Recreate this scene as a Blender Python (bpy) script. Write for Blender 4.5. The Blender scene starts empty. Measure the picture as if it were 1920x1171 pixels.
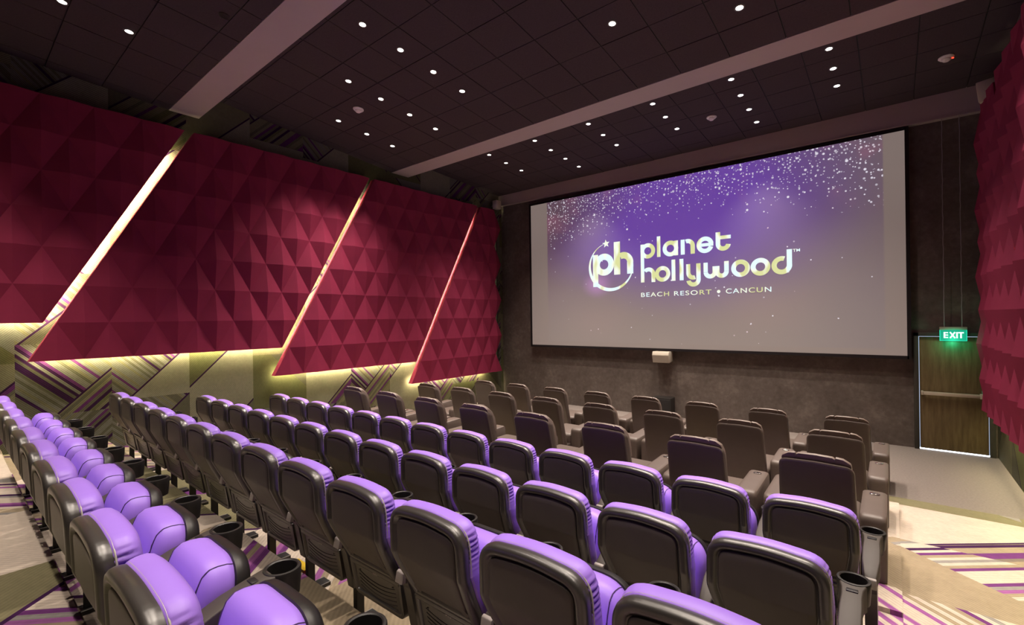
import bpy, bmesh, math, random
from mathutils import Vector, Matrix
random.seed(7)
C = bpy.context.scene.collection
PI = math.pi

# ------------------------------------------------------------------ camera, world, exposure
YAW, ROLL, FPX, CY, EYE = 0.683994, -0.013729, 874.98, 596.81, 2.3
cam_data = bpy.data.cameras.new('camera'); cam = bpy.data.objects.new('camera', cam_data); C.objects.link(cam)
fw = Vector((-math.sin(YAW), math.cos(YAW), 0)); rt = Vector((math.cos(YAW), math.sin(YAW), 0)); up = Vector((0, 0, 1))
c_, s_ = math.cos(ROLL), math.sin(ROLL)
r2, u2 = rt * c_ + up * s_, up * c_ - rt * s_
cam.matrix_world = Matrix(((r2.x, u2.x, -fw.x, 0), (r2.y, u2.y, -fw.y, 0), (r2.z, u2.z, -fw.z, EYE), (0, 0, 0, 1)))
cam_data.sensor_fit = 'HORIZONTAL'; cam_data.sensor_width = 36.0
cam_data.lens = FPX / 1920 * 36.0
cam_data.shift_y = (CY - 585.5) / 1920
cam_data.clip_start = 0.05
bpy.context.scene.camera = cam
W = bpy.data.worlds.new('world'); bpy.context.scene.world = W; W.use_nodes = True
W.node_tree.nodes['Background'].inputs[0].default_value = (0.01, 0.01, 0.012, 1)
vs = bpy.context.scene.view_settings
vs.view_transform = 'Standard'; vs.look = 'None'; vs.gamma = 1.0; vs.exposure = 0.0; vs.use_curve_mapping = False
cy = bpy.context.scene.cycles
cy.use_denoising = True; cy.max_bounces = 8; cy.diffuse_bounces = 5; cy.glossy_bounces = 3
cy.sample_clamp_indirect = 6.0; cy.caustics_reflective = False; cy.caustics_refractive = False
LAMP_W, LED, LAMP_COL = 330.0, 140.0, (1.0, 0.86, 0.74)

# ------------------------------------------------------------------ room sizes (metres)
XL, XR, YF, YB = -8.93, 1.27, 10.523, -2.6       # wall planes
ROWS = [dict(x0=-7.43, y=0.30, z=0.63), dict(x0=-7.422, y=1.332, z=0.48), dict(x0=-7.412, y=2.27, z=0.315), dict(x0=-7.365, y=3.252, z=0.21)]
PITCH = 0.58
RROWS = [dict(y=4.17, z=0.245), dict(y=5.71, z=0.12), dict(y=7.27, z=0.0)]
RX0, RP = -6.77, 0.90

# ------------------------------------------------------------------ node helpers
class NT:
    def __init__(s, name):
        s.mat = bpy.data.materials.new(name); s.mat.use_nodes = True
        s.nt = s.mat.node_tree; s.bsdf = s.nt.nodes['Principled BSDF']
    def link(s, a, b): s.nt.links.new(a, b)
    def put(s, sock, v):
        if hasattr(v, 'is_linked') or isinstance(v, bpy.types.NodeSocket): s.link(v, sock)
        else: sock.default_value = v
    def m(s, op, a, b=None, c=None):
        n = s.nt.nodes.new('ShaderNodeMath'); n.operation = op
        for i, v in enumerate((a, b, c)):
            if v is not None: s.put(n.inputs[i], v)
        return n.outputs[0]
    def mix(s, f, a, b, blend='MIX'):
        n = s.nt.nodes.new('ShaderNodeMix'); n.data_type = 'RGBA'; n.blend_type = blend
        s.put(n.inputs[0], f)
        for k, v in ((6, a), (7, b)):
            if isinstance(v, tuple): v = (*v, 1) if len(v) == 3 else v
            s.put(n.inputs[k], v)
        return n.outputs[2]
    def coords(s):
        n = s.nt.nodes.new('ShaderNodeTexCoord'); return n.outputs['Object']
    def sep(s, v):
        n = s.nt.nodes.new('ShaderNodeSeparateXYZ'); s.link(v, n.inputs[0]); return n.outputs
    def comb(s, x, y, z=0.0):
        n = s.nt.nodes.new('ShaderNodeCombineXYZ')
        for i, v in enumerate((x, y, z)): s.put(n.inputs[i], v)
        return n.outputs[0]
    def white(s, v):
        n = s.nt.nodes.new('ShaderNodeTexWhiteNoise'); n.noise_dimensions = '2D'; s.link(v, n.inputs[0])
        return n.outputs[0], n.outputs[1]
    def noise(s, v, scale, detail=3.0, rough=0.6):
        n = s.nt.nodes.new('ShaderNodeTexNoise')
        if v is not None: s.link(v, n.inputs['Vector'])
        n.inputs['Scale'].default_value = scale; n.inputs['Detail'].default_value = detail; n.inputs['Roughness'].default_value = rough
        return n.outputs[0]
    def ramp(s, f, stops, mode='LINEAR'):
        n = s.nt.nodes.new('ShaderNodeValToRGB'); n.color_ramp.interpolation = mode
        e = n.color_ramp.elements
        while len(e) < len(stops): e.new(0.5)
        for el, (p, col) in zip(e, stops):
            el.position = p; el.color = (*col, 1) if len(col) == 3 else col
        s.put(n.inputs[0], f); return n.outputs[0]
    def smooth(s, x, a, b):
        n = s.nt.nodes.new('ShaderNodeMapRange'); n.interpolation_type = 'SMOOTHSTEP'
        s.put(n.inputs[0], x); n.inputs[1].default_value = a; n.inputs[2].default_value = b
        return n.outputs[0]
    def bump(s, h, strength=0.3, dist=0.01):
        n = s.nt.nodes.new('ShaderNodeBump'); n.inputs['Strength'].default_value = strength; n.inputs['Distance'].default_value = dist
        s.link(h, n.inputs['Height']); s.link(n.outputs[0], s.bsdf.inputs['Normal'])
    def set(s, col=None, rough=0.5, metal=0.0, spec=0.5):
        if col is not None: s.put(s.bsdf.inputs['Base Color'], (*col, 1) if isinstance(col, tuple) else col)
        s.bsdf.inputs['Roughness'].default_value = rough; s.bsdf.inputs['Metallic'].default_value = metal
        s.bsdf.inputs['Specular IOR Level'].default_value = spec
        return s.mat
    def emit(s, col, strength):
        s.put(s.bsdf.inputs['Emission Color'], (*col, 1) if isinstance(col, tuple) else col)
        s.put(s.bsdf.inputs['Emission Strength'], strength)

def plain(name, col, rough=0.5, metal=0.0, spec=0.5, var=0.12, scale=9.0, bump=0.0, bscale=300):
    n = NT(name); co = n.coords()
    f = n.noise(co, scale, 4)
    c = n.mix(f, tuple(x * (1 - var) for x in col), tuple(min(1, x * (1 + var)) for x in col))
    if bump: n.bump(n.noise(co, bscale, 2), bump, 0.002)
    return n.set(c, rough, metal, spec)

def glow(name, col, strength):
    n = NT(name); n.set((0.02, 0.02, 0.02), 0.6); n.emit(col, strength); return n.mat

# patchwork carpet: square pieces, each cut on a diagonal and filled with plain or striped weave
def carpet(name, ua, va, w, seed, light=1.0, column=False, wall=False):
    n = NT(name); co = n.sep(n.coords())
    u = n.m('MULTIPLY_ADD', co[ua], 1 / w, seed); v = n.m('MULTIPLY_ADD', co[va], 1 / w, seed * 1.7)
    iu = n.m('FLOOR', u)
    if column:
        rc, _ = n.white(n.comb(iu, 3.3)); v = n.m('ADD', v, n.m('MULTIPLY', rc, 5.0))
    iv = n.m('FLOOR', v)
    fu = n.m('SUBTRACT', u, iu); fv = n.m('SUBTRACT', v, iv)
    r, rgb = n.white(n.comb(iu, iv)); rr = n.sep(rgb)
    flip = n.m('GREATER_THAN', rr[0], 0.5)
    fu = n.m('ABSOLUTE', n.m('SUBTRACT', fu, flip))
    k = n.m('MULTIPLY_ADD', rr[1], 0.9, 0.55)
    d = n.m('SUBTRACT', n.m('ADD', fu, fv), k); e = n.m('SUBTRACT', fu, fv)
    A = n.m('GREATER_THAN', d, 0.0)
    # striped weave runs across one half of each piece, plain weave fills the other
    se = n.m('ADD', n.m('MULTIPLY', e, n.m('MULTIPLY_ADD', rr[2], 10, 13)), n.m('MULTIPLY', r, 71))
    sd = n.m('ADD', n.m('MULTIPLY', d, 17.0), n.m('MULTIPLY', rr[2], 53))
    s1, _ = n.white(n.comb(n.m('FLOOR', se), 1.5)); s2, _ = n.white(n.comb(n.m('FLOOR', sd), 8.5))
    L = light
    if wall: pals = ((.33, .32, .235), (.235, .225, .14), (.165, .170, .082), (.225, .225, .19), (.15, .145, .10))
    else: pals = ((.55, .47, .39), (.33, .265, .18), (.205, .185, .105), (.27, .25, .235), (.2, .165, .135))
    cream, beige, olive, grey, taupe = [tuple(x * L for x in c) for c in pals]
    purp, deep, mag = (.15 * L, .04 * L, .17 * L), (.05 * L, .014 * L, .065 * L), (.3 * L, .1 * L, .29 * L)
    pal = [(0, cream), (.22, beige), (.44, olive), (.62, grey), (.82, taupe)]
    baseA = n.ramp(rr[1], pal, 'CONSTANT'); baseB = n.ramp(r, [(0, beige), (.25, olive), (.45, taupe), (.6, cream), (.85, grey)], 'CONSTANT')
    stp = n.ramp(s1, [(0, grey), (.25, taupe), (.5, deep), (.58, grey), (.78, purp), (.84, beige), (.94, deep)] if wall else [(0, grey), (.16, cream), (.4, beige), (.5, purp), (.6, cream), (.78, mag), (.88, deep)], 'CONSTANT')
    stq = n.ramp(s2, [(0, beige), (.35, olive), (.5, deep), (.57, taupe), (.8, beige), (.92, purp)], 'CONSTANT')
    onA = n.m('GREATER_THAN', rr[2], 0.55 if wall else 0.5); onB = n.m('GREATER_THAN', r, 0.7)
    colA = n.mix(onA, baseA, stp); colB = n.mix(onB, baseB, stq)
    col = n.mix(A, colB, colA)
    edge = n.m('LESS_THAN', n.m('ABSOLUTE', d), 0.018)
    col = n.mix(n.m('MULTIPLY', edge, n.m('GREATER_THAN', rr[0], 0.35)), col, deep)
    # fine yarn lines and a soft mottling
    wv = n.m('MULTIPLY_ADD', n.m('SINE', n.m('MULTIPLY', n.mix(A, d, e), 210.0)), 0.5, 0.5)
    no = n.noise(n.coords(), 26.0, 4); no2 = n.noise(n.coords(), 4.0, 3)
    f = n.m('ADD', n.m('MULTIPLY', wv, 0.5 if wall else 0.22), n.m('ADD', n.m('MULTIPLY', no, 0.5), n.m('MULTIPLY', no2, 0.45)))
    g = n.m('MULTIPLY_ADD', f, 0.8, 0.42 if wall else 0.55)
    col = n.mix(1.0, col, n.comb(g, g, g), 'MULTIPLY')
    n.bump(n.noise(n.coords(), 420, 2), 0.35, 0.004)
    return n.set(col, 0.95, 0, 0.1)

M = {}
M['wall_carpet'] = carpet('wall_carpet', 1, 2, 0.98, 4.37, 0.56, True, True)
M['floor_carpet'] = carpet('floor_carpet', 0, 1, 1.35, 9.21, 0.95)
n = NT('grey_carpet'); co = n.coords()
M['grey_carpet'] = n.set(n.mix(n.noise(co, 40, 5), (.15, .125, .11), (.27, .235, .215)), 0.95, 0, 0.1)
n = NT('front_plaster'); co = n.coords()
f = n.m('ADD', n.m('MULTIPLY', n.noise(co, 1.6, 8, 0.7), 0.7), n.m('MULTIPLY', n.noise(co, 14, 6), 0.35))
M['plaster'] = n.set(n.ramp(f, [(.3, (.075, .058, .050)), (.55, (.13, .105, .092)), (.75, (.21, .172, .15))]), 0.85, 0, 0.2)
M['dark_fabric'] = plain('dark_wall_fabric', (.022, .018, .02), 0.95, spec=0.1)
n = NT('ceiling_tile'); co = n.coords()
M['tile'] = n.set(n.mix(n.noise(co, 60, 4), (.050, .037, .041), (.088, .066, .072)), 0.9, 0, 0.15)
M['tile_joint'] = plain('ceiling_joint', (.012, .010, .011), 0.6)
M['beam'] = plain('beam_paint', (.46, .385, .375), 0.75, var=0.05, scale=2)
M['header'] = plain('header_paint', (.40, .32, .32), 0.75, var=0.06, scale=2)
M['magenta'] = plain('magenta_felt', (.245, .021, .060), 0.8, spec=0.2, var=0.14, scale=3.0, bump=0.25, bscale=500)
M['led'] = glow('led_strip', (1.0, 0.92, 0.48), LED)
M['led_side'] = glow('light_strip_slot', (1.0, 0.92, 0.50), LED * 2.8)
M['shell'] = plain('dark_shell_plastic', (.040, .035, .032), 0.34, spec=1.0, bump=0.06, bscale=900)
M['shell_panel'] = plain('shell_panel_plastic', (.085, .071, .061), 0.48, spec=0.4, bump=0.12, bscale=900)
M['lavender'] = plain('lavender_vinyl', (.35, .195, .77), 0.42, spec=0.4, var=0.05, scale=5, bump=0.05, bscale=500)
M['seam'] = plain('dark_seam_thread', (.06, .025, .12), 0.7)
M['piping'] = plain('pale_piping', (.45, .42, .38), 0.35)
M['black'] = plain('black_plastic', (.016, .014, .013), 0.42, spec=0.5)
M['armtop'] = plain('armrest_plastic', (.044, .034, .027), 0.6, bump=0.08, bscale=700)
M['cap'] = plain('pale_end_cap', (.36, .32, .30), 0.5)
M['iron'] = plain('black_iron', (.012, .011, .011), 0.45)
M['edge_metal'] = plain('worn_bar_edge', (.30, .28, .27), 0.4)
M['emblem'] = plain('pale_emblem_print', (.55, .52, .50), 0.5)
M['leather'] = plain('brown_leather', (.105, .080, .068), 0.46, spec=0.42, var=0.10, bump=0.10, bscale=420)
M['leather_back'] = plain('brown_leather_back', (.080, .061, .053), 0.36, spec=0.42, var=0.10, bump=0.08, bscale=420)
M['leather_top'] = plain('pillow_leather', (.17, .13, .11), 0.5, spec=0.4, var=0.10, bump=0.10, bscale=420)
M['chrome'] = plain('chrome', (.75, .73, .70), 0.14, metal=1.0)
M['white'] = plain('white_plastic', (.85, .80, .78), 0.45, var=0.03)
M['cream'] = plain('cream_plastic', (.55, .49, .40), 0.5, var=0.04)
M['wood'] = None
n = NT('oak_door'); co = n.coords(); mp = n.nt.nodes.new('ShaderNodeMapping'); n.link(co, mp.inputs[0]); mp.inputs[3].default_value = (9, 9, 0.9)
f = n.noise(mp.outputs[0], 2.2, 6, 0.65)
M['wood'] = n.set(n.ramp(f, [(.3, (.115, .08, .035)), (.5, (.17, .122, .055)), (.7, (.22, .165, .08))]), 0.45, 0, 0.4)
M['door_frame'] = plain('door_frame_paint', (.045, .042, .033), 0.5)
M['daylight'] = glow('daylight', (0.62, 0.75, 1.0), 0.9)
M['daylight_floor'] = glow('daylight_under_door', (0.75, 0.86, 1.0), 9.0)
M['steel'] = plain('push_bar_steel', (.62, .55, .44), 0.35, metal=0.3)
M['exit_green'] = glow('exit_green', (0.0, 0.42, 0.24), 0.9)
M['exit_edge'] = glow('exit_edge', (0.02, 0.8, 0.5), 1.3)
M['exit_white'] = glow('exit_white', (0.75, 1.0, 0.9), 1.3)
M['lamp_glow'] = glow('lamp_glow', (1.0, 0.93, 0.84), 9.0)
M['lamp_trim'] = plain('lamp_trim', (.10, .09, .085), 0.4)
M['red_led'] = glow('red_led', (1.0, 0.05, 0.02), 3.0)
M['yellow'] = plain('yellow_tape', (.75, .50, .02), 0.5)

# ------------------------------------------------------------------ mesh helpers
class MB:
    def __init__(s): s.bm = bmesh.new(); s.mi = 0
    def face(s, vs_):
        try:
            f = s.bm.faces.new(vs_); f.material_index = s.mi; return f
        except ValueError: return None
    def box(s, lo, hi, bev=0.0, seg=2, tf=None):
        x0, y0, z0 = lo; x1, y1, z1 = hi
        v = [s.bm.verts.new(p) for p in ((x0, y0, z0), (x1, y0, z0), (x1, y1, z0), (x0, y1, z0), (x0, y0, z1), (x1, y0, z1), (x1, y1, z1), (x0, y1, z1))]
        fs = [s.face([v[i] for i in q]) for q in ((3, 2, 1, 0), (4, 5, 6, 7), (0, 1, 5, 4), (1, 2, 6, 5), (2, 3, 7, 6), (3, 0, 4, 7))]
        if bev:
            es = list({e for f in fs for e in f.edges})
            r = bmesh.ops.bevel(s.bm, geom=es, offset=bev, segments=seg, profile=0.5, affect='EDGES')
            for f in r['faces']: f.material_index = s.mi
            v = list({w for f in r['faces'] for w in f.verts} | {w for w in v if w.is_valid})
        if tf:
            for w in v: w.co = tf(w.co)
        return v
    def loft(s, rings, cap0=True, cap1=True, closed=True):
        R = [[s.bm.verts.new(p) for p in r] for r in rings]
        n = len(R[0])
        for a, b in zip(R, R[1:]):
            for i in range(n if closed else n - 1):
                j = (i + 1) % n; s.face((a[i], a[j], b[j], b[i]))
        if cap0: s.face(R[0][::-1])
        if cap1: s.face(R[-1])
        return R
    def tube(s, pts, r, n=8, cap=True):
        pts = [Vector(p) for p in pts]; rings = []
        for i, p in enumerate(pts):
            t = (pts[min(i + 1, len(pts) - 1)] - pts[max(i - 1, 0)]).normalized()
            a = Vector((0, 0, 1)) if abs(t.z) < 0.9 else Vector((1, 0, 0))
            u = t.cross(a).normalized(); w = u.cross(t)
            rings.append([p + (u * math.cos(2 * PI * k / n) + w * math.sin(2 * PI * k / n)) * r for k in range(n)])
        s.loft(rings, cap, cap)
    def lathe(s, prof, c=(0, 0, 0), n=24, cap0=True, cap1=True, sx=1.0, sy=1.0):
        s.loft([[Vector((c[0] + r * sx * math.cos(2 * PI * k / n), c[1] + r * sy * math.sin(2 * PI * k / n), c[2] + z)) for k in range(n)] for r, z in prof], cap0, cap1)
    def prism(s, poly, axis, a, b, bev=0.0):
        # poly in the two other axes, extruded along axis
        def P(p, t):
            return {0: (t, p[0], p[1]), 1: (p[0], t, p[1]), 2: (p[0], p[1], t)}[axis]
        R = s.loft([[P(p, a) for p in poly], [P(p, b) for p in poly]])
        if bev:
            es = list({e for r in R for v in r for e in v.link_edges})
            bmesh.ops.bevel(s.bm, geom=es, offset=bev, segments=2, profile=0.5, affect='EDGES')
    def build(s, name, mats, parent=None, smooth=35.0):
        bm = s.bm
        bmesh.ops.recalc_face_normals(bm, faces=bm.faces)
        if smooth:
            lim = math.radians(smooth)
            for f in bm.faces: f.smooth = True
            for e in bm.edges:
                e.smooth = (len(e.link_faces) == 2 and e.calc_face_angle(0) < lim)
        me = bpy.data.meshes.new(name); bm.to_mesh(me); bm.free()
        for m_ in (mats if isinstance(mats, (list, tuple)) else [mats]): me.materials.append(m_)
        o = bpy.data.objects.new(name, me); C.objects.link(o)
        if parent: o.parent = parent
        return o

def tag(o, label=None, cat=None, group=None, kind=None):
    for k, v in (('label', label), ('category', cat), ('group', group), ('kind', kind)):
        if v: o[k] = v
    return o
def thing(name, label, cat, loc=(0, 0, 0), group=None):
    o = bpy.data.objects.new(name, None); o.empty_display_size = 0.1; C.objects.link(o); o.location = loc
    return tag(o, label, cat, group)
def copy_tree(o, parent=None):
    c = o.copy(); C.objects.link(c); c.parent = parent
    for ch in list(o.children): copy_tree(ch, c)
    return c
def fillet(poly, n=7):
    out = []; N = len(poly)
    for i in range(N):
        p = Vector(poly[i][:2]); a = Vector(poly[i - 1][:2]); b = Vector(poly[(i + 1) % N][:2]); r = poly[i][2]
        da, db = (a - p), (b - p); la, lb = da.length, db.length; da /= la; db /= lb
        th = da.angle(db); t = min(r / max(math.tan(th / 2), 1e-3), 0.48 * la, 0.48 * lb)
        p0, p2 = p + da * t, p + db * t
        for k in range(n):
            q = k / (n - 1); out.append(p0 * (1 - q) ** 2 + p * 2 * q * (1 - q) + p2 * q * q)
    return out
def inset(pts, d):
    N = len(pts); out = []
    area = sum(pts[i].x * pts[(i + 1) % N].y - pts[(i + 1) % N].x * pts[i].y for i in range(N))
    sg = 1 if area > 0 else -1
    for i in range(N):
        a, b = pts[i - 1], pts[(i + 1) % N]
        k = 1
        while (b - a).length < 1e-5: a = pts[i - 1 - k]; b = pts[(i + 1 + k) % N]; k += 1
        t = (b - a).normalized(); nrm = Vector((-t.y, t.x)) * sg
        out.append(pts[i] + nrm * d)
    return out
def scl(pts, s, c): return [Vector((c[0] + (p.x - c[0]) * s, c[1] + (p.y - c[1]) * s)) for p in pts]

# ------------------------------------------------------------------ room shell
def struct(name, mb, mats, smooth=0): return tag(mb.build(name, mats, None, smooth), kind='structure')
def quad_slab(mb, pts, thick):   # pts: 4 points, thick: offset vector
    t = Vector(thick); mb.loft([[Vector(p) for p in pts], [Vector(p) + t for p in pts]])

ZT = 6.6
mb = MB(); mb.box((XL - .2, YB - .2, -.3), (XL, YF + .2, ZT)); struct('wall_left', mb, M['wall_carpet'])
mb = MB(); mb.box((XR, YB - .2, -.3), (XR + .2, YF + .2, ZT)); struct('wall_right', mb, M['wall_carpet'])
mb = MB(); mb.box((XL, YF, -.3), (XR, YF + .2, ZT)); struct('wall_front', mb, M['plaster'])
mb = MB(); mb.box((XL, YB - .2, -.3), (XR, YB, ZT)); struct('wall_back', mb, M['dark_fabric'])

# floor: level seating tiers, a sloping aisle on the exit side, flat grey carpet before the screen
mb = MB(); XA = 0.035
tiers = [(YB, .47, .74), (.47, 1.51, .63), (1.51, 2.44, .48), (2.44, 3.41, .315), (3.41, 4.16, .21), (4.16, 5.35, .245), (5.35, 6.95, .12), (6.95, 7.56, 0.0)]
for a, b, z in tiers: mb.box((XL, a, -.3), (XA, b, z))
prof = [(YB, 1.05), (.465, .71), (1.5, .59), (2.44, .44), (3.41, .29), (4.3, .235), (5.35, .155), (6.5, .07), (7.56, 0.0)]
R = [[(XA, y, -.3), (XR, y, -.3), (XR, y, z), (XA, y, z)] for y, z in prof]
mb.loft(R)
mb.mi = 1; mb.box((XL, 7.56, -.3), (XR, YF, 0.0))
struct('floor', mb, [M['floor_carpet'], M['grey_carpet']])

# ceiling: three bays of square tiles, each sloping down towards the screen
S_ = 1.014
COLP, XA3 = 1.286, -0.653
TX = COLP / 2
def b1(y): return 5.70 + .084 * (2.34 - y)
def b2(y): return 5.99 + .11 * (4.009 - y)
def b3(y): return 6.038 + .062 * (7.948 - y)
BAYS = [(b1, YB, 2.34, 1.52, .588), (b2, 2.76, 6.62, 4.009 - .294, .588), (b3, 7.10, YF, 7.948 - .297, .594)]
mb = MB(); rnd = random.Random(3)
for bi, (zf, y0, y1, ys, ty) in enumerate(BAYS):
    mb.mi = 1
    quad_slab(mb, [(XL, y0, zf(y0) + .012), (XR, y0, zf(y0) + .012), (XR, y1, zf(y1) + .012), (XL, y1, zf(y1) + .012)], (0, 0, .06))
    mb.mi = 0
    xs = [XA3 + TX / 2 + k * TX for k in range(-14, 4)]; xs = [XL] + [x for x in xs if XL + .02 < x < XR - .02] + [XR]
    k0 = math.floor((y0 - ys) / ty); yy = [ys + ty * k for k in range(k0, k0 + 40)]
    yy = [y0] + [y for y in yy if y0 + .03 < y < y1 - .03] + [y1]
    g = .006
    for i in range(len(xs) - 1):
        for j in range(len(yy) - 1):
            e = rnd.uniform(0, .004)
            q = [(xs[i] + g, yy[j] + g), (xs[i + 1] - g, yy[j] + g), (xs[i + 1] - g, yy[j + 1] - g), (xs[i] + g, yy[j + 1] - g)]
            quad_slab(mb, [(x, y, zf(y) + e) for x, y in q], (0, 0, .03))
mb.mi = 0; mb.box((XL - .2, YB - .2, ZT), (XR + .2, YF + .2, ZT + .2))
struct('ceiling', mb, [M['tile'], M['tile_joint']])
mb = MB(); mb.box((XL, 2.34, 5.70), (XR, 2.76, ZT)); struct('trim_1', mb, M['beam'])
mb = MB(); mb.box((XL, 6.62, 5.70), (XR, 7.10, ZT)); struct('trim_2', mb, M['beam'])
mb = MB()
mb.loft([[(XL, 10.40, 5.60), (XL, YF, 5.60), (XL, YF, ZT), (XL, 10.40, ZT)], [(XR, 10.40, 5.47), (XR, YF, 5.47), (XR, YF, ZT), (XR, 10.40, ZT)]])
mb.loft([[(XL, 10.385, 5.595), (XL, 10.41, 5.595), (XL, 10.41, 5.62), (XL, 10.385, 5.62)], [(XR, 10.385, 5.465), (XR, 10.41, 5.465), (XR, 10.41, 5.49), (XR, 10.385, 5.49)]])
struct('trim_3', mb, M['header'])

# exit door
DX0, DX1, DZ = 0.345, 1.165, 1.90
door = tag(bpy.data.objects.new('door_1', None), kind='structure'); C.objects.link(door); door.location = (DX0, YF, 0)
def P_(x, y, z): return (x - DX0, y - YF, z)
mb = MB(); mb.box(P_(DX0, YF - .045, .025), P_(DX1, YF - .012, DZ), .003); mb.build('door_leaf', M['wood'], door)
mb = MB()
mb.box(P_(DX0 - .075, YF - .07, 0), P_(DX0 - .008, YF, DZ + .07), .004); mb.box(P_(DX1 + .008, YF - .07, 0), P_(DX1 + .075, YF, DZ + .07), .004)
mb.box(P_(DX0 - .075, YF - .07, DZ + .008), P_(DX1 + .075, YF, DZ + .07), .004); mb.build('door_frame', M['door_frame'], door)
mb = MB()
mb.box(P_(DX0 - .008, YF - .012, .03), P_(DX0, YF - .004, DZ + .008)); mb.box(P_(DX1, YF - .012, .03), P_(DX1 + .008, YF - .004, DZ + .008)); mb.box(P_(DX0 - .008, YF - .012, DZ), P_(DX1 + .008, YF - .004, DZ + .008))
mb.mi = 1; mb.box(P_(DX0 - .01, YF - .02, 0.002), P_(DX1 + .01, YF - .008, .024)); mb.build('daylight_gap', [M['daylight'], M['daylight_floor']], door)
mb = MB(); mb.box(P_(DX0 + .03, YF - .115, .93), P_(DX1 - .10, YF - .075, .985), .006)
mb.box(P_(DX0 + .015, YF - .12, .925), P_(DX0 + .045, YF - .04, .99), .006); mb.box(P_(DX1 - .10, YF - .12, .92), P_(DX1 - .02, YF - .04, .995), .006)
pb = mb.build('push_bar', M['steel'], door)
mb = MB(); mb.box(P_(DX1 - .075, YF - .10, 1.0), P_(DX1 - .03, YF - .045, 1.045), .004); mb.build('bar_latch', M['exit_edge'] if False else plain('teal_latch', (.12, .35, .30), .5), pb)

# ------------------------------------------------------------------ faceted wall panels
HR, BB, PK = 0.506, 0.5424, 0.085
ZTOP = 0.81 + 9 * HR
def panel(name, label, y0, zb, imin, imax, face_x, back_x, sgn, ymin=-99, ymax=99, led=('bottom',), parent_group='faceted acoustic wall panels'):
    K = round((ZTOP - zb) / HR); lv = []
    mb = MB(); bm = mb.bm; V = {}
    def node(k, i): return y0 + k * BB / 2 + i * BB
    rng = {}
    for k in range(K + 1):
        lo, hi = imin, imax
        if ymin > -90: lo = math.ceil((ymin - node(k, 0)) / BB)
        if ymax < 90: hi = math.floor((ymax - node(k, 0)) / BB)
        rng[k] = (lo, hi)
        for i in range(lo, hi + 1): V[k, i] = bm.verts.new((face_x, node(k, i), zb + k * HR))
    Mid = {}
    def mid(k, i):
        if (k, i) not in Mid:
            pk = PK * (0.45 if k in (0, K) else 1.0)
            Mid[k, i] = bm.verts.new((face_x + sgn * pk, node(k, i) + BB / 2, zb + k * HR))
        return Mid[k, i]
    for k in range(K):
        for i in range(rng[k][0] - 1, rng[k][1] + 2):
            if (k, i) in V and (k, i + 1) in V and (k + 1, i) in V:
                m_ = mid(k, i); mb.face((V[k, i], m_, V[k + 1, i])); mb.face((m_, V[k, i + 1], V[k + 1, i]))
            if (k + 1, i) in V and (k + 1, i + 1) in V and (k, i + 1) in V:
                m_ = mid(k + 1, i); mb.face((V[k + 1, i], V[k, i + 1], m_)); mb.face((m_, V[k, i + 1], V[k + 1, i + 1]))
    for v in [v for v in bm.verts if not v.link_faces]: bm.verts.remove(v)
    bes = [e for e in bm.edges if len(e.link_faces) == 1]
    r = bmesh.ops.extrude_edge_only(bm, edges=bes)
    nv = [g for g in r['geom'] if isinstance(g, bmesh.types.BMVert)]
    for v in nv: v.co.x = back_x
    ne = [e for e in bm.edges if len(e.link_faces) == 1]
    bmesh.ops.triangle_fill(bm, edges=ne, use_beauty=True)
    o = mb.build(name, M['magenta'], None, 0)
    tag(o, label, 'wall panel', parent_group)
    # light strips fixed to the back of the panel, shining on the wall behind
    bx = back_x - sgn * 0.006
    if 'bottom' in led:
        a = node(0, rng[0][0]) + .06; b = node(0, rng[0][1]) - (.06 if ymax > 90 else .55)
        mb = MB(); mb.box((min(bx, bx - sgn * .012), a, zb + .015), (max(bx, bx - sgn * .012), b, zb + .033)); mb.build('light_strip', M['led'], o)
    if 'side' in led:
        mb = MB(); rr_ = []
        for k in (0.05, K - .7):
            y = node(0, rng[0][1]) + k * BB / 2 - .05; z = zb + k * HR
            rr_.append([(bx, y, z), (bx, y + .018, z), (bx - sgn * .012, y + .018, z), (bx - sgn * .012, y, z)])
        mb.loft(rr_); mb.build('light_strip', M['led_side'], o)
    # added hidden baffle, blocks strip light leaking at the panel top and open end
    wx = XL if sgn > 0 else XR; x0, x1 = sorted((back_x, wx))
    mb = MB(); mb.box((x0, node(K, rng[K][0]) + .04, ZTOP - .12), (x1, node(K, rng[K][1]) - .10, ZTOP - .06))
    if ymax < 90: mb.box((x0, ymax - .32, zb + .05), (x1, ymax - .28, ZTOP - .12))
    mb.build('light_baffle', M['black'], o)
    return o
FX, BX = -8.70, -8.83
panel('wall_panel', 'magenta faceted wall panel with the highest bottom edge, at the rear of the hall', .862 - 6 * BB, 0.81 + 3 * HR, 0, 6, FX, BX, 1, led=('bottom', 'side'))
panel('wall_panel', 'slanted magenta faceted wall panel above the rear purple seats', .722, 0.81 + 2 * HR, 0, 6, FX, BX, 1, led=('bottom', 'side'))
panel('wall_panel', 'slanted magenta faceted wall panel between the two thin bright slots', 3.833, 0.81 + HR, 0, 6, FX, BX, 1, led=('bottom', 'side'))
panel('wall_panel', 'magenta faceted wall panel ending at the screen wall below the small corner speaker', 6.945, 0.81, 0, 0, FX, BX, 1, ymax=10.47, led=('bottom',))

RFX, RBX = 1.07, 1.18
panel('wall_panel', 'magenta faceted wall panel beside the exit door', 6.47, 0.81, 0, 0, RFX, RBX, -1, ymax=10.40, led=('bottom',))
panel('wall_panel', 'magenta faceted wall panel on the exit side, cut by the frame edge beyond the thin slit', 6.47 + BB / 2 - .13 - 6 * BB, 0.81 + HR, 0, 6, RFX, RBX, -1, led=('bottom', 'side'))

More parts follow.
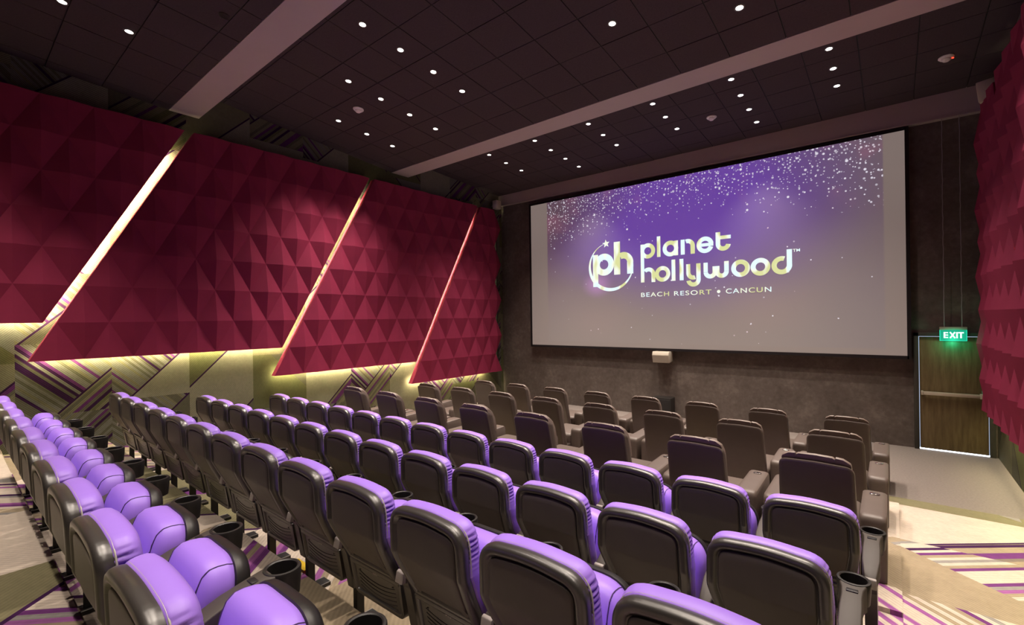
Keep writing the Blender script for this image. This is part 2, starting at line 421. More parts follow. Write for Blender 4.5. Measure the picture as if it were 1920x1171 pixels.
# ------------------------------------------------------------------ projection screen with its slide
SY = 10.40; SX0, SX1, SZ0, SZ1 = -7.752, 0.190, 1.572, 5.412
scr = thing('projection_screen', 'huge projection screen on the front wall showing a purple starry slide', 'screen', ((SX0 + SX1) / 2, SY, SZ0))
ox, oz = (SX0 + SX1) / 2, SZ0
def SP(x, z, d=0.0): return (x - ox, -d, z - oz)
n = NT('screen_slide'); co = n.sep(n.coords()); X = n.m('ADD', co[0], ox); Z = n.m('ADD', co[2], oz)
vec = n.comb(X, Z)
inx = n.m('MULTIPLY', n.smooth(X, -7.23, -7.19), n.m('SUBTRACT', 1.0, n.smooth(X, -.115, -.085)))
inz = n.smooth(Z, 1.66, 1.70)
inside = n.m('MULTIPLY', inx, inz)
def blob(cx, cz, rx, rz, p=1.0):
    a = n.m('DIVIDE', n.m('SUBTRACT', X, cx), rx); b = n.m('DIVIDE', n.m('SUBTRACT', Z, cz), rz)
    q = n.m('SQRT', n.m('ADD', n.m('MULTIPLY', a, a), n.m('MULTIPLY', b, b)))
    return n.m('SUBTRACT', 1.0, n.smooth(q, 0.0, 1.0))
base = n.ramp(n.smooth(Z, 1.6, 4.3), [(0.0, (.235, .180, .160)), (.45, (.195, .137, .148)), (1.0, (.115, .065, .095))])
base = n.mix(n.m('MULTIPLY', n.smooth(X, -2.2, -.3), .55), base, (.19, .15, .155))
pur = n.m('ADD', n.m('MULTIPLY', blob(-3.4, 4.7, 3.8, 2.7), 1.35), n.m('MULTIPLY', blob(-5.6, 3.9, 2.2, 1.2), .45))
base = n.mix(n.m('MINIMUM', pur, 1.0), base, (.150, .058, .40))
base = n.mix(n.m('MULTIPLY', blob(-5.72, 3.12, .5, .4), .75), base, (.5, .22, .55))
for cx, cz in ((-5.7, 2.2), (-2.0, 2.45)):
    base = n.mix(n.m('MULTIPLY', blob(cx, cz, 1.3, .75), .3), base, (.30, .19, .175))
# scattered stars, thick along the top edge and in the upper corners
side = n.m('MULTIPLY', n.m('ABSOLUTE', n.m('ADD', X, 3.7)), .13)
dens = n.smooth(n.m('ADD', Z, side), 4.35, 5.75)
starmask = None
for sc_, th, sd in ((11, .22, 0.0), (7, .18, 31.7), (15, .27, 71.3), (4.5, .14, 12.9)):
    v = n.nt.nodes.new('ShaderNodeTexVoronoi'); v.voronoi_dimensions = '2D'; v.inputs['Scale'].default_value = sc_
    vv = n.nt.nodes.new('ShaderNodeVectorMath'); vv.operation = 'ADD'; n.link(vec, vv.inputs[0]); vv.inputs[1].default_value = (sd, sd, 0); n.link(vv.outputs[0], v.inputs['Vector'])
    cc = n.sep(v.outputs['Color'])
    on = n.m('LESS_THAN', cc[0], n.m('MULTIPLY_ADD', dens, .62, .008))
    rad = n.m('MULTIPLY', n.m('MULTIPLY_ADD', cc[1], .8, .35), th)
    s = n.m('MULTIPLY', on, n.m('SUBTRACT', 1.0, n.smooth(n.m('DIVIDE', v.outputs['Distance'], rad), .45, 1.0)))
    s = n.m('MULTIPLY', s, n.m('MULTIPLY_ADD', cc[2], .6, .45))
    starmask = s if starmask is None else n.m('MAXIMUM', starmask, s)
starmask = n.m('MULTIPLY', starmask, inside)
pk = n.smooth(n.noise(vec, .9, 2), .5, .72)
halo = n.m('MULTIPLY', n.m('MULTIPLY', dens, pk), .5)
base = n.mix(halo, base, (.40, .13, .22))
star_c = n.mix(n.m('MULTIPLY', pk, .5), (.92, .88, 1.0), (1.0, .55, .6))
img = n.mix(starmask, base, star_c)
blank = n.ramp(n.smooth(Z, 1.5, 5.4), [(0, (.23, .172, .150)), (.6, (.20, .152, .138)), (1, (.225, .175, .158))])  # unlit margin: its glow stands in for room light on the screen
n.set((.16, .15, .145), 0.9, 0, 0.1); n.emit(n.mix(inside, blank, img), 0.82)
mb = MB(); mb.box(SP(SX0, SZ0, 0), (SX1 - ox, .02, SZ1 - oz)); mb.build('screen_surface', n.mat, scr, 0)
mb = MB(); b_ = .055
for lo, hi in (((SX0 - .02, SZ0 - b_), (SX1 + .02, SZ0)), ((SX0 - .02, SZ1), (SX1 + .02, SZ1 + .05)), ((SX0 - b_, SZ0 - b_), (SX0, SZ1 + .05)), ((SX1, SZ0 - b_), (SX1 + b_, SZ1 + .05))):
    mb.box((lo[0] - ox, -.012, lo[1] - oz), (hi[0] - ox, YF - SY - .002, hi[1] - oz))
mb.build('screen_frame', M['dark_fabric'], scr, 0)

# lettering of the slide: strokes and rings lying on the screen
n = NT('slide_lettering'); co = n.sep(n.coords())
f = n.noise(n.comb(n.m('MULTIPLY', co[0], 2.6), n.m('MULTIPLY', co[2], 1.2)), 1.3, 1)
n.set((.02, .02, .02), 0.9); n.emit(n.ramp(f, [(.42, (.80, .98, 1.0)), (.5, (.95, 1.0, .85)), (.58, (.72, .74, .34))]), 1.0)
LM_ = n.mat
def flat(mb, pts, d=.004):
    mb.face([mb.bm.verts.new(SP(x, z, d)) for x, z in pts])
def strip(mb, left, right):
    for i in range(len(left) - 1): flat(mb, [left[i], left[i + 1], right[i + 1], right[i]])
def arc(mb, cx, cz, ro, ri, a0, a1, n_=40, ex=1.0):
    A = [math.radians(a0 + (a1 - a0) * i / n_) for i in range(n_ + 1)]
    strip(mb, [(cx + ro * ex * math.cos(a), cz + ro * math.sin(a)) for a in A], [(cx + (ro * ex - (ro - ri)) * math.cos(a), cz + ri * math.sin(a)) for a in A])
def bar(mb, x0, z0, x1, z1): flat(mb, [(x0, z0), (x1, z0), (x1, z1), (x0, z1)])
T = .092
mb = MB()   # first word
B1, XT = 3.66, 3.99; r = (XT - B1) / 2 + .012; zc = (B1 + XT) / 2
bar(mb, -4.56, 3.10, -4.475, 3.985); arc(mb, -4.385, zc, r, r - T, 0, 360)                      # p, its stem runs down into the h
bar(mb, -4.165, B1, -4.083, 4.13)                                                                # l
arc(mb, -3.855, zc, r, r - T, 0, 360); bar(mb, -3.768, B1, -3.682, XT)                           # a
bar(mb, -3.623, B1, -3.535, XT); arc(mb, -3.472, XT - .152, .155, .155 - T, 0, 110); bar(mb, -3.409, B1, -3.317, XT - .15)  # n
arc(mb, -3.103, zc, r, r - T, 12, 340); bar(mb, -3.255, zc - .035, -2.932, zc + .035)            # e
bar(mb, -2.885, B1 + .15, -2.793, 4.06); arc(mb, -2.735, B1 + .15, .15, .15 - T, 180, 350); bar(mb, -2.885, 3.905, -2.585, 3.98)  # t
mb.build('lettering', LM_, scr, 0)
mb = MB()   # second word
B2, X2 = 3.095, 3.44; r = .178; zc = (B2 + X2) / 2
arc(mb, -4.372, X2 - .16, .16, .16 - T, 0, 140); bar(mb, -4.304, B2, -4.212, X2 - .155)          # h
arc(mb, -4.042, zc, r, r - T, 0, 360)                                                            # o
bar(mb, -3.834, B2, -3.748, 3.57); bar(mb, -3.655, B2, -3.568, 3.57)                             # ll
bar(mb, -3.508, B2 + .14, -3.42, X2); arc(mb, -3.355, B2 + .152, .153, .153 - T, 180, 290); bar(mb, -3.293, 3.09, -3.202, X2)   # y
arc(mb, -3.355, 3.095, .153, .153 - T, 190, 360)
bar(mb, -3.14, B2 + .14, -3.052, X2); arc(mb, -3.002, B2 + .137, .138, .138 - T, 180, 360); bar(mb, -2.956, B2 + .13, -2.815, X2 - .09)  # w
arc(mb, -2.77, B2 + .137, .138, .138 - T, 180, 360); bar(mb, -2.722, B2 + .14, -2.631, X2)
arc(mb, -2.408, zc, r, r - T, 0, 360); arc(mb, -2.04, zc, r, r - T, 0, 360)                      # oo
arc(mb, -1.665, zc, r, r - T, 70, 360); bar(mb, -1.579, zc - .005, -1.489, 3.567)                # d
mb.build('lettering', LM_, scr, 0)
mb = MB()   # emblem: crescent ring, star and two letters
N_ = 72; cx, cz, R_ = -5.345, 3.535, .60
o_, i_ = [], []
for i in range(N_ + 1):
    a = math.radians(108 + (372 - 108) * i / N_); w = .012 + .075 * math.sin(PI * min(1, max(0, i / N_))) ** 1.6
    o_.append((cx + R_ * math.cos(a), cz + R_ * math.sin(a))); i_.append((cx + (R_ - w) * math.cos(a), cz + (R_ - w) * math.sin(a)))
strip(mb, o_, i_)
st = []
for k in range(10):
    rr = .105 if k % 2 == 0 else .045; a = math.radians(96 + 36 * k); st.append((-5.455 + rr * math.cos(a), 4.11 + rr * math.sin(a)))
for k in range(10): flat(mb, [(-5.455, 4.11), st[k], st[(k + 1) % 10]])
t2 = .155
bar(mb, -5.825, 3.06, -5.68, 3.86); arc(mb, -5.515, 3.60, .272, .272 - t2, 0, 360)
bar(mb, -5.246, 3.33, -5.082, 4.125); arc(mb, -5.00, 3.605, .255, .255 - t2, 0, 118); bar(mb, -4.905, 3.33, -4.748, 3.612)
mb.build('slide_emblem', LM_, scr, 0)
def text(name, body, size, x, z, mat, parent, loc, rot=(PI / 2, 0, 0), space=1.0, align='LEFT', extr=.001, width=1.0, bold=0.0):
    cu = bpy.data.curves.new(name, 'FONT'); cu.body = body; cu.size = size; cu.space_character = space; cu.align_x = align; cu.extrude = extr; cu.offset = bold
    cu.materials.append(mat); t_ = bpy.data.objects.new(name, cu); C.objects.link(t_)
    me = bpy.data.meshes.new_from_object(t_.evaluated_get(bpy.context.evaluated_depsgraph_get()))
    bpy.data.objects.remove(t_); bpy.data.curves.remove(cu)
    o = bpy.data.objects.new(name, me); C.objects.link(o); o.parent = parent
    o.location = loc; o.rotation_euler = rot; xs = [v.co.x for v in me.vertices]; k = width / (max(xs) - min(xs)); o.scale = (k, 1, 1); o.location.x -= min(xs) * k; return o
text('lettering', 'BEACH', .142, 0, 0, LM_, scr, SP(-4.56, 2.762, .005), space=1.18, width=.662, bold=.001)
text('lettering', 'RESORT', .142, 0, 0, LM_, scr, SP(-3.783, 2.762, .005), space=1.18, width=.80, bold=.001)
text('lettering', 'CANCUN', .142, 0, 0, LM_, scr, SP(-2.695, 2.762, .005), space=1.18, width=.845, bold=.001)
mb = MB(); flat(mb, [(-2.838 + .035 * math.cos(k * PI / 8), 2.81 + .035 * math.sin(k * PI / 8)) for k in range(16)]); mb.build('lettering', LM_, scr, 0)
text('lettering', 'TM', .078, 0, 0, LM_, scr, SP(-1.475, 3.508, .005), width=.12, bold=.001)

# ------------------------------------------------------------------ loudspeakers, box, exit sign, detectors
sp = thing('loudspeaker', 'cream wedge loudspeaker on the wall just below the screen', 'speaker', (-4.055, YF, 1.383))
mb = MB(); mb.prism([(-.30, .05), (-.27, .125), (-.02, .125), (-.02, -.10), (-.26, -.125)], 0, -.19, .19, .008); mb.build('cabinet', M['cream'], sp)
mb = MB(); mb.prism([(-.306, .045), (-.268, -.115), (-.262, -.115), (-.300, .047)], 0, -.175, .175); mb.build('grille', plain('speaker_grille', (.46, .41, .335), .7, bump=.3, bscale=600), sp)
mb = MB(); mb.box((-.06, -.06, .115), (.06, 0, .131), .004); mb.box((-.03, -.022, -.05), (.03, -.0005, .05)); mb.build('wall_bracket', M['cream'], sp)
sp = thing('loudspeaker', 'small pale loudspeaker in the corner above the last faceted panel', 'speaker', (-8.76, 10.10, 5.55))
mb = MB(); mb.box((-.06, -.10, -.12), (.10, .10, .12), .015); mb.build('cabinet', M['cream'], sp)
mb = MB(); mb.box((-.165, -.03, -.03), (-.055, .03, .03)); mb.build('wall_bracket', M['lamp_trim'], sp)
sp = thing('loudspeaker', 'cream loudspeaker above the exit door, near the faceted panel top', 'speaker', (1.10, 9.72, 5.51))
mb = MB()
mb.loft([[(-.13, -.17, .12), (.12, -.17, .16), (.15, .10, .15), (-.05, .12, .14)], [(-.10, -.15, -.17), (.12, -.15, -.15), (.15, .10, -.15), (-.03, .10, -.15)]])
bmesh.ops.bevel(mb.bm, geom=list(mb.bm.edges), offset=.012, segments=2, profile=.5, affect='EDGES'); mb.build('cabinet', M['cream'], sp)
mb = MB(); mb.box((.13, -.03, -.03), (.168, .03, .03)); mb.build('wall_bracket', M['lamp_trim'], sp)
sb = thing('subwoofer', 'black box on the floor against the screen wall, behind the front recliners', 'speaker', (-4.06, 10.37, 0))
mb = MB(); mb.box((-.22, -.12, 0), (.22, .15, .47), .012); mb.build('cabinet', M['black'], sb)
mb = MB(); mb.box((-.20, -.128, .03), (.20, -.118, .43), .004); mb.build('grille', M['iron'], sb)

EX, EY = .763, 10.43
ez = 1.840
ex = thing('exit_sign', 'lit green EXIT sign hanging on two cables over the door', 'sign', (EX, EY, ez))
mb = MB(); mb.box((-.165, -.022, .175), (.165, .022, .225), .005); mb.build('housing', plain('sign_housing', (.36, .25, .21), .5), ex)
mb = MB(); mb.box((-.16, -.005, .0), (.16, .005, .176)); pl = mb.build('sign_plate', M['exit_green'], ex)
mb = MB()
for lo, hi in (((-.163, -.002), (.163, .004)), ((-.163, -.002), (-.157, .176)), ((.157, -.002), (.163, .176))): mb.box((lo[0], -.0065, lo[1]), (hi[0], .0065, hi[1]))
mb.build('plate_rim', M['exit_edge'], pl)
mb = MB(); d0 = -.0075
def lbar(a, b, w):
    a, b = Vector(a), Vector(b); t = (b - a).normalized(); q = Vector((-t.y, t.x)) * w / 2
    mb.face([mb.bm.verts.new((p.x, d0, p.y)) for p in (a - q, b - q, b + q, a + q)])
za, zb_ = .042, .142; w_ = .021
x = -.105; lbar((x, za), (x, zb_), w_)
for z in (za + w_ / 2, (za + zb_) / 2, zb_ - w_ / 2): lbar((x, z), (x + .045, z), w_ * .9)
x = -.038; lbar((x, za), (x + .06, zb_), w_); lbar((x + .06, za), (x, zb_), w_)
lbar((.045, za), (.045, zb_), w_); x = .092; lbar((x, za), (x, zb_), w_); lbar((x - .034, zb_ - w_ / 2), (x + .034, zb_ - w_ / 2), w_)
mb.build('lettering', M['exit_white'], pl, 0)
for x, zt in ((-.105, 0), (.105, 0)):
    mb = MB(); mb.tube([(x, 0, .22)] + [(x + rnd.uniform(-.004, .004), rnd.uniform(-.004, .004), .22 + (5.48 - ez - .22) * k / 40) for k in range(1, 41)], .006, 6)
    mb.build('cable', plain('sign_cable', (.30, .28, .29), .4), ex)
gl = bpy.data.lights.new('sign_light', 'POINT'); gl.shadow_soft_size = .05; gl.energy = 3.2; gl.color = (.04, 1, .5)
o = bpy.data.objects.new('sign_light', gl); C.objects.link(o); o.parent = ex; o.location = (0, -.10, .02)

def detector(label, loc, slope, big=1.0, red=False):
    t = thing('smoke_detector', label, 'smoke detector', loc, 'ceiling detectors'); t.rotation_euler = (-math.atan(slope), 0, 0)
    mb = MB(); mb.lathe([(.075 * big, 0), (.078 * big, -.012), (.062 * big, -.03), (.055 * big, -.03)], n=28); mb.build('base', M['white'], t)
    mb = MB(); mb.lathe([(.045 * big, -.028), (.045 * big, -.045), (.03 * big, -.062), (.012 * big, -.066)], n=28); h = mb.build('sensor_head', M['white'], t)
    if red:
        mb = MB(); mb.lathe([(.012, -.03), (.012, -.036)], c=(.07, 0, -.005), n=10); mb.build('indicator_lamp', M['red_led'], h)
def uncast(px, py, zf):    # the ceiling point seen at a pixel of the photograph
    d = fw * 1 + r2 * ((px - 960) / FPX) + u2 * (-(py - CY) / FPX)
    t = 3.0
    for _ in range(60): t += (zf(d.y * t) - EYE - d.z * t) / (d.z + .08 * d.y)
    return Vector((d.x * t, d.y * t, EYE + d.z * t))
detector('round white smoke detector among the lights of the middle ceiling bay', uncast(672, 204, b2), .11, 1.15)
detector('round white smoke detector in the ceiling bay before the screen', uncast(1334, 219, b3), .062, 1.15)
detector('white detector with a red lamp on the ceiling above the exit side', uncast(1774, 107, b3), .062, 1.15, True)

# ------------------------------------------------------------------ downlights
def make_downlight():
    t = thing('downlight', 'small round lit ceiling downlight', 'ceiling light', (0, 0, 0), 'round ceiling downlights')
    mb = MB(); mb.lathe([(.040, .0), (.056, .0), (.058, -.004), (.040, -.006)], n=24, cap0=False, cap1=False); mb.build('trim_ring', M['lamp_trim'], t)
    mb = MB(); mb.lathe([(.001, -.0035), (.041, -.0035)], n=24, cap0=True, cap1=False); mb.build('lamp_lens', M['lamp_glow'], t)
    L = bpy.data.lights.new('lamp', 'SPOT'); L.energy = LAMP_W; L.spot_size = math.radians(82); L.spot_blend = 1.0; L.shadow_soft_size = .045; L.color = LAMP_COL
    o = bpy.data.objects.new('lamp', L); C.objects.link(o); o.parent = t; o.location = (0, 0, -.02); o.visible_camera = False if False else True
    return t
proto = None
def downlight(loc, slope, label):
    global proto
    if proto is None: proto = make_downlight(); o = proto
    else: o = copy_tree(proto)
    o.location = loc; o['label'] = label; o.rotation_euler = (-math.atan(slope), 0, 0); return o
ORD = ['first', 'second', 'third', 'fourth', 'fifth', 'sixth', 'seventh', 'eighth', 'ninth', 'tenth', 'eleventh', 'twelfth', 'thirteenth']
front = {0: [0, 1, 2], 1: [0, 1, 2, 3], 2: [0, 1, 2], 3: [0, 1, 2], 4: [0, 1, 2, 3], 5: [0, 1, 2]}
for c, js in front.items():
    for j in js:
        y = 7.948 + j * .594
        downlight((XA3 - c * COLP, y, b3(y) - .001), .062, 'front-bay downlight, %s from the beam in the %s line from the exit side' % (ORD[j], ORD[c]))
mid = {0: [1, 2, 3], 1: [0, 1, 2, 3], 2: [-1, 0, 1, 2], 4: [1, 2], 5: [3]}
ml = {0: 'first', 1: 'second', 2: 'third', 4: 'fourth', 5: 'last'}
for c, js in mid.items():
    for q, j in enumerate(js):
        y = 4.009 + j * .588
        downlight((-7.740 + c * COLP, y, b2(y) - .001), .11, 'middle-bay downlight, %s towards the screen in the %s line from the panel wall' % (ORD[q], ml[c]))
p = uncast(242, 58.7, b1); q = uncast(116.5, 2.6, b1); h = uncast(421, 30, b1)
downlight(p - Vector((0, 0, .001)), .084, 'small round downlight in the rear ceiling bay, nearer the pale beam')
downlight(q - Vector((0, 0, .001)), .084, 'small round downlight in the rear ceiling bay, cut by the top of the frame')
t = thing('downlight', 'unlit dark round downlight beside the pale beam', 'ceiling light', h, 'round ceiling downlights'); t.rotation_euler = (-math.atan(.084), 0, 0)
mb = MB(); mb.lathe([(.040, .0), (.056, .0), (.058, -.004), (.040, -.006)], n=24, cap0=False, cap1=False); mb.build('trim_ring', M['black'], t)
mb = MB(); mb.lathe([(.001, -.003), (.041, -.003)], n=24, cap0=True, cap1=False); mb.build('lamp_lens', M['iron'], t)
# lamps added out of the frame to light the near seats and rear panel
k = 0
for X_, ys in ((-5.0, (-.6,)), (-3.2, (1.2, -.6)), (-1.4, (1.2, -.6)), (.4, (.8,)), (-7.74, (-.2, -1.4)), (-6.45, (-.6,))):
    for y in ys:
        downlight((X_, y, b1(y) - .001), .084, 'small round downlight added over the rear of the hall, out of view')
for X_, ys in ((-1.31, (4.6, 3.4)), (-2.6, (3.4,)), (.0, (4.0, 5.2)), (.66, (5.0, 6.2))):  # added unseen lamps, brighten the middle rows and exit-side panel
    for y in ys:
        downlight((X_, y, b2(y) - .001), .11, 'small round downlight added over the middle rows, out of view')

# ------------------------------------------------------------------ purple cinema seats
def backf(h):          # rear surface of the backrest: height along the back -> (y, z)
    t = 1 - min(h, .55) / .5
    y = .02 * max(t, 0) + .115 * max(0, (.27 - h) / .27) ** 1.12; return y, .47 + .965 * h
def BK(p, d):          # outline point + depth towards the sitter
    y, z = backf(p.y); y2, z2 = backf(p.y + .01); y1, z1 = backf(p.y - .01)
    t = Vector((y2 - y1, z2 - z1)).normalized()
    return Vector((p.x, y + t.y * d, z - t.x * d))
def resample(pts, n):
    N = len(pts); seg = [(pts[(i + 1) % N] - pts[i]).length for i in range(N)]; tot = sum(seg); out = []; i = 0; acc = 0.0
    for k in range(n):
        q = tot * k / n
        while acc + seg[i] < q: acc += seg[i]; i += 1
        out.append(pts[i].lerp(pts[(i + 1) % N], (q - acc) / max(seg[i], 1e-9)))
    return out
OUT = resample(fillet([(.214, -.005, .02), (.250, .235, .2), (.244, .490, .115), (0, .516, .9), (-.244, .490, .115), (-.250, .235, .2), (-.214, -.005, .02)], 9), 300)
def make_seat():
    t = thing('cinema_seat', '', 'cinema seat', (0, 0, 0), 'purple cinema seats in rows')
    # hard shell of the back: rolled rim round a recess
    mb = MB()
    rings = [(.050, .016), (.046, .014), (.040, .004), (.030, .000), (.012, .003), (.003, .012), (0, .026), (.002, .040), (.006, .054), (.022, .056)]
    mb.loft([[BK(p, d) for p in inset(OUT, i)] for i, d in rings], cap0=True, cap1=True)
    mb.build('backrest_shell', M['shell'], t, 50)
    mb = MB(); I1 = [p for p in inset(OUT, .053)]
    cen = (0, .25)
    mb.loft([[BK(p, .0155) for p in I1], [BK(p, .009) for p in inset(OUT, .056)], [BK(p, .0055) for p in inset(OUT, .062)]] + [[BK(p, .0055 - .004 * (1 - s)) for p in scl(inset(OUT, .062), s, cen)] for s in (.85, .7, .55, .4, .25, .12, .02)])
    mb.build('back_panel', M['shell_panel'], t, 40)
    # padded front of the back, gathered at the shoulders
    mb = MB(); cc = (0, .27)
    rings = []
    for s, d in ((.965, .046), (.995, .052), (1.008, .062), (1.014, .076), (1.015, .090), (1.008, .104), (.98, .118), (.92, .130), (.78, .137), (.5, .132), (.25, .127)):
        r_ = []
        for p in scl(OUT, s, cc):
            q = Vector(p)
            if s > .9:
                sh = math.exp(-((p.y - .40) / .055) ** 2) * min(1, abs(p.x) / .2)
                wv = math.sin(p.y * 300 + (0 if p.x > 0 else 1.3)) * .013 * sh * (1 if d < .10 else .4)
                q.x -= math.copysign(max(0, wv) + .004 * sh, p.x)
            if p.y > .45: q.y += .004 * math.sin(min(1, max(0, (d - .05) / .06)) * PI / 2)
            r_.append(BK(q, d))
        rings.append(r_)
    mb.loft(rings); cu = mb.build('back_cushion', M['lavender'], t, 60)
    mb = MB(); ring = [BK(p, .0565) for p in inset(OUT, .003)]; mb.tube(ring, .0035, 6); mb.build('piping', M['piping'], cu)
    # cover below the back, with curved grooves
    mb = MB()
    LO = fillet([(.235, .468, .012), (.228, .255, .05), (-.228, .255, .05), (-.235, .468, .012)], 6)
    def LK(p, d): return Vector((p.x, .142 + (.468 - p.y) * .16 + d, p.y))
    mb.loft([[LK(p, .012) for p in inset(LO, .03)], [LK(p, .004) for p in inset(LO, .026)], [LK(p, 0) for p in inset(LO, .016)], [LK(p, .004) for p in inset(LO, .002)], [LK(p, .05) for p in LO]])
    for k in range(6):
        z0 = .408 - k * .023
        mb.tube([LK(Vector((x, z0 - .028 * (1 - (x / .165) ** 2))), .0115) for x in [(-.165 + .33 * i / 12) for i in range(13)]], .0022, 5)
    for sx in (-.15, .15): mb.lathe([(.005, 0), (.005, .004)], c=(sx, LK(Vector((sx, .40)), .009).y, .412), n=8)
    lc = mb.build('lower_back_cover', M['shell'], t, 45)
    mb = MB()
    for sx in (-.014, 0, .014): mb.loft([[LK(Vector((sx + .006 * math.cos(a), .437 + .0065 * math.sin(a))), .009) for a in [k * PI / 5 for k in range(10)]], [LK(Vector((sx + .006 * math.cos(a), .437 + .0065 * math.sin(a))), .012) for a in [k * PI / 5 for k in range(10)]]])
    mb.build('emblem', M['emblem'], lc, 0)
    # tipped-up seat: domed cushion on a black pan
    so = resample(fillet([(.225, .0, .05), (.228, .385, .15), (-.228, .385, .15), (-.225, .0, .05)], 9), 120)
    U = Vector((0, .17, .985)).normalized(); N_ = Vector((0, .985, -.17)).normalized(); O_ = Vector((0, .325, .365))
    def SK(p, d): return O_ + Vector((p.x, 0, 0)) + U * p.y + N_ * d
    sc_ = (0, .19)
    mb = MB(); mb.loft([[SK(p, d) for p in scl(so, s, sc_)] for s, d in ((.25, -.088), (.5, -.086), (.75, -.078), (.9, -.062), (.975, -.04), (1.0, -.012), (1.005, .02), (.99, .042), (.95, .046))])
    sc2 = mb.build('seat_cushion', M['lavender'], t, 60)
    for sx in (-.17, .17):
        path = []
        for s, d in ((.75, -.079), (.8, -.0745), (.86, -.067), (.9, -.0625), (.94, -.0525), (.975, -.0405), (.99, -.026), (1.0, -.0125), (1.003, .005), (1.005, .02), (.99, .042)):
            r_ = scl(so, s, sc_)
            for i in range(len(r_)):
                p, q = r_[i - 1], r_[i]
                if p.y > .15 and (p.x - sx) * (q.x - sx) <= 0 and p.x != q.x:
                    path.append(SK(p.lerp(q, (sx - p.x) / (q.x - p.x)), d - .0005)); break
        low = [SK(Vector((sx, y)), d) for y, d in ((.03, -.072), (.09, -.078), (.18, -.080), (.26, -.0795))]
        mb = MB(); mb.tube(low + path, .0024, 5); mb.build('seam', M['seam'], sc2)
    mb = MB(); mb.loft([[SK(p, d) for p in scl(so, s, sc_)] for s, d in ((.99, .044), (1.02, .046), (1.03, .058), (1.02, .082), (.95, .104), (.75, .114), (.4, .116))])
    mb.build('seat_pan', M['black'], t, 50)
    return t
def arm_parts(t, x):
    # armrest with its cup ring, the slanted side standard and the foot
    prof = [(.115, .552, .515, .027), (.13, .568, .51, .029), (.20, .594, .52, .037), (.26, .617, .535, .044), (.35, .650, .56, .044), (.42, .668, .575, .041), (.47, .677, .568, .044), (.515, .680, .560, .054)]
    mb = MB(); rings = []
    for y, zt, zb, hw in prof:
        b = .007
        rings.append([Vector((x + a, y, z)) for a, z in ((-hw, zb), (hw, zb), (hw, zt - b), (hw - b * .3, zt - b * .3), (hw - b, zt), (-hw + b, zt), (-hw + b * .3, zt - b * .3), (-hw, zt - b))])
    mb.loft(rings); ar = mb.build('armrest', M['armtop'], t, 50)
    mb = MB(); mb.lathe([(.052, -.112), (.064, -.106), (.069, -.05), (.0715, -.004), (.069, .002), (.060, .0035), (.0555, 0), (.052, -.09), (.02, -.091)], c=(x, .565, .680), n=28); mb.build('cup_holder', M['black'], ar, 40)
    mb = MB(); mb.box((x - .024, .440, .666), (x + .024, .468, .6775), .003); mb.build('button_slot', M['iron'], ar)
    mb = MB(); mb.prism([(.092, .515), (.118, .515), (.120, .572), (.104, .565)], 0, x - .029, x + .029, .004); mb.build('end_cap', M['cap'], ar)
    mb = MB(); mb.prism([(.122, .520), (.17, .55), (.32, .60), (.34, .57), (.30, .43), (.29, .25), (.186, .25), (.150, .468)], 0, x - .030, x + .030, .004); mb.build('side_standard', M['shell'], t)
    mb = MB(); mb.box((x - .020, .215, .02), (x + .020, .262, .26)); mb.box((x - .045, .02, 0), (x + .045, .36, .024))
    mb.mi = 1; mb.box((x - .046, .02, .0235), (x - .041, .36, .0265)); mb.box((x + .041, .02, .0235), (x + .046, .36, .0265)); mb.build('foot', [M['iron'], M['edge_metal']], t)
proto_seat = make_seat(); arm_parts(proto_seat, .29)
first_seat = copy_tree(proto_seat); arm_parts(first_seat, -.29)
rown = ['in the rearmost row', 'in the second row from the back', 'in the third row from the back', 'in the last purple row before the recliners']
used = {'a': False, 'b': False}
for ri, r_ in enumerate(ROWS):
    lo, hi = (1, 10) if ri == 0 else (0, 12)
    for i in range(lo, hi + 1):
        if i == 0:
            o = first_seat if not used['b'] else copy_tree(first_seat); used['b'] = True
        else:
            o = proto_seat if not used['a'] else copy_tree(proto_seat); used['a'] = True
        o.location = (r_['x0'] + PITCH * i, r_['y'], r_['z'])
        k = i - lo
        if ri == 0: w = '%s from the panel wall' % ORD[k] if k else 'nearest the panel wall'
        elif i <= 6: w = 'next to the panel-wall aisle' if i == 0 else '%s from the panel-wall aisle' % ORD[i]
        else: w = 'by the exit-side aisle' if i == 12 else '%s from the exit-side aisle' % ORD[12 - i]
        o['label'] = 'purple seat, %s %s' % (w, rown[ri])
        o['group'] = 'purple cinema seats ' + rown[ri]

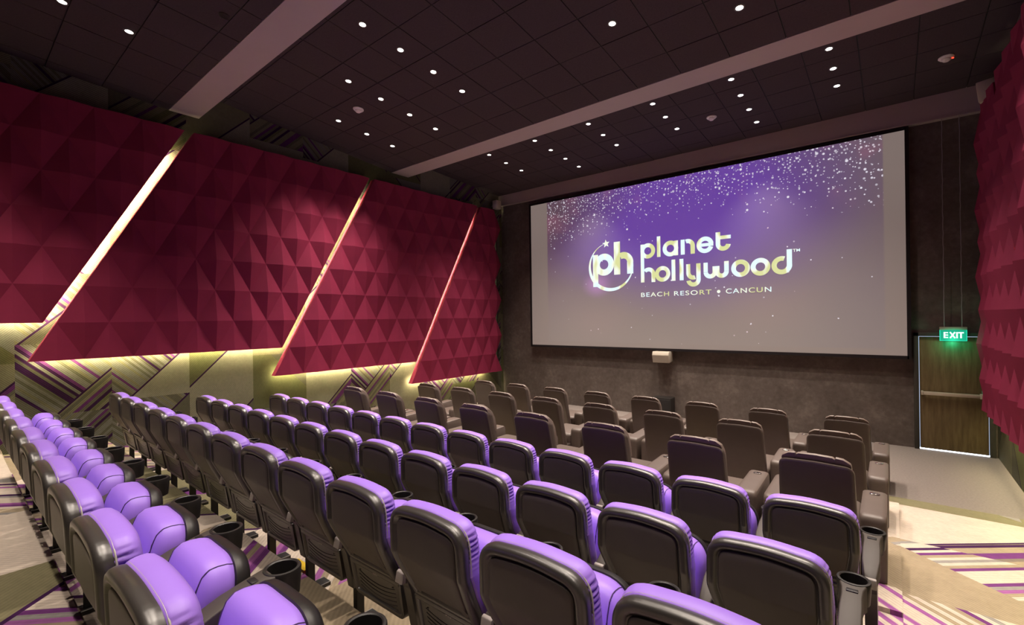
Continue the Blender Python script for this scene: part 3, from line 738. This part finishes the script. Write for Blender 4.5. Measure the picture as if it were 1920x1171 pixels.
# ------------------------------------------------------------------ brown leather recliners
def make_recliner():
    t = thing('recliner', '', 'recliner', (0, 0, 0))
    def RB(p, d):       # backrest plane, reclined
        k = (.95 - p.y); return Vector((p.x, .22 * k + d * .955, p.y - d * .28 * (1 if True else 0)))
    O1 = fillet([(.262, .20, .03), (.242, .938, .062), (0, .948, .9), (-.242, .938, .062), (-.262, .20, .03)], 9)
    mb = MB()
    mb.loft([[RB(p, d) for p in scl(O1, s, (0, .6))] for s, d in ((.3, .002), (.6, .002), (.85, .0015))] + [[RB(p, d) for p in inset(O1, i)] for i, d in ((.026, .001), (.012, .003), (.003, .011), (0, .024), (.004, .034), (.001, .044), (.0, .085), (.010, .12), (.02, .135))])
    mb.build('backrest', M['leather_back'], t, 50)
    # segmented pillow along the top
    for x0, x1, n_ in ((-.225, -.126, 'side'), (-.123, .123, 'mid'), (.126, .225, 'side')):
        mb = MB(); rings = []
        for s, dz in ((0, .003), (.06, .013), (.5, .017 if n_ == 'mid' else .013), (.94, .013), (1, .003)):
            x = x0 + (x1 - x0) * s
            drop = .0 if n_ == 'mid' else .035 * max(0, (abs(x) - .15) / .075) ** 2 * 1.1
            top = .975 + dz - drop
            rings.append([RB(Vector((x, z)), d) for z, d in ((top - .05, .05), (top + .004, .046), (top + .018, .062), (top + .020, .10), (top - .01, .15), (top - .06, .175), (top - .14, .182), (top - .24, .17), (top - .24, .10))])
        mb.loft(rings); mb.build('head_pillow', M['leather_top'], t, 50)
    mb = MB(); O2 = fillet([(.215, .40, .05), (.215, .74, .04), (-.215, .74, .04), (-.215, .40, .05)], 5)
    mb.loft([[RB(p, d) for p in scl(O2, s, (0, .57))] for s, d in ((1, .12), (1.0, .15), (.95, .18), (.7, .195), (.3, .195))]); mb.build('back_cushion', M['leather'], t, 50)
    mb = MB(); mb.box((-.25, .34, .22), (.25, .97, .41), .05, 4); mb.build('seat_cushion', M['leather'], t, 50)
    mb = MB(); mb.box((-.25, .24, .03), (.25, .93, .27), .02, 2); mb.build('base', M['leather_back'], t, 50)
    mb = MB(); mb.box((-.24, .935, .05), (.24, .99, .36), .025, 3); mb.build('footrest', M['leather'], t, 50)
    for s in (-1, 1):
        mb = MB()
        rings = []
        P = fillet([(.34, .0, .01), (.95, .0, .01), (.97, .525, .06), (.34, .500, .06)], 6)
        x0, x1 = sorted((s * .254, s * .420))
        cen = (.66, .26)
        for x, sc_ in ((x0 + .0, .955), (x0 + .012, .985), (x0 + .032, 1), (x1 - .032, 1), (x1 - .012, .985), (x1, .955)):
            rings.append([Vector((x, p.x, max(0.0, p.y))) for p in scl(P, sc_, cen)])
        mb.loft(rings); a = mb.build('arm', M['leather'], t, 55)
        if s > 0:
            mb = MB(); mb.lathe([(.034, 0), (.036, .004), (.031, .006), (.028, .003), (.012, .003), (.010, .006)], c=(.337, .84, .521), n=24, sx=1.0, sy=.75); c_ = mb.build('control', M['chrome'], a)
    return t
proto_r = make_recliner(); first_used = False
rrn = ['in the rear recliner row', 'in the middle recliner row', 'in the front recliner row']
for ri, r_ in enumerate(RROWS):
    for i in range(8):
        o = copy_tree(proto_r) if first_used else proto_r; first_used = True
        o.location = (RX0 + RP * i, r_['y'], r_['z'])
        if i == 0: w = 'at the end by the panel wall'
        elif i == 7: w = 'at the end by the exit-side aisle'
        elif i < 4: w = '%s from the panel wall' % ORD[i]
        else: w = '%s from the exit-side aisle' % ORD[7 - i]
        o['label'] = 'brown leather recliner, %s %s' % (w, rrn[ri])
        o['group'] = 'leather recliners ' + rrn[ri]

# strip of yellow tape on the step under the second row
mb = MB(); mb.box((-3.55, 1.56, .501), (-3.40, 1.68, .506)); mb.box((-3.50, 1.64, .506), (-3.30, 1.70, .510)); 
tag(mb.build('tape', M['yellow'], None, 0), 'yellow strip of tape on the floor under the second row of seats', 'tape')
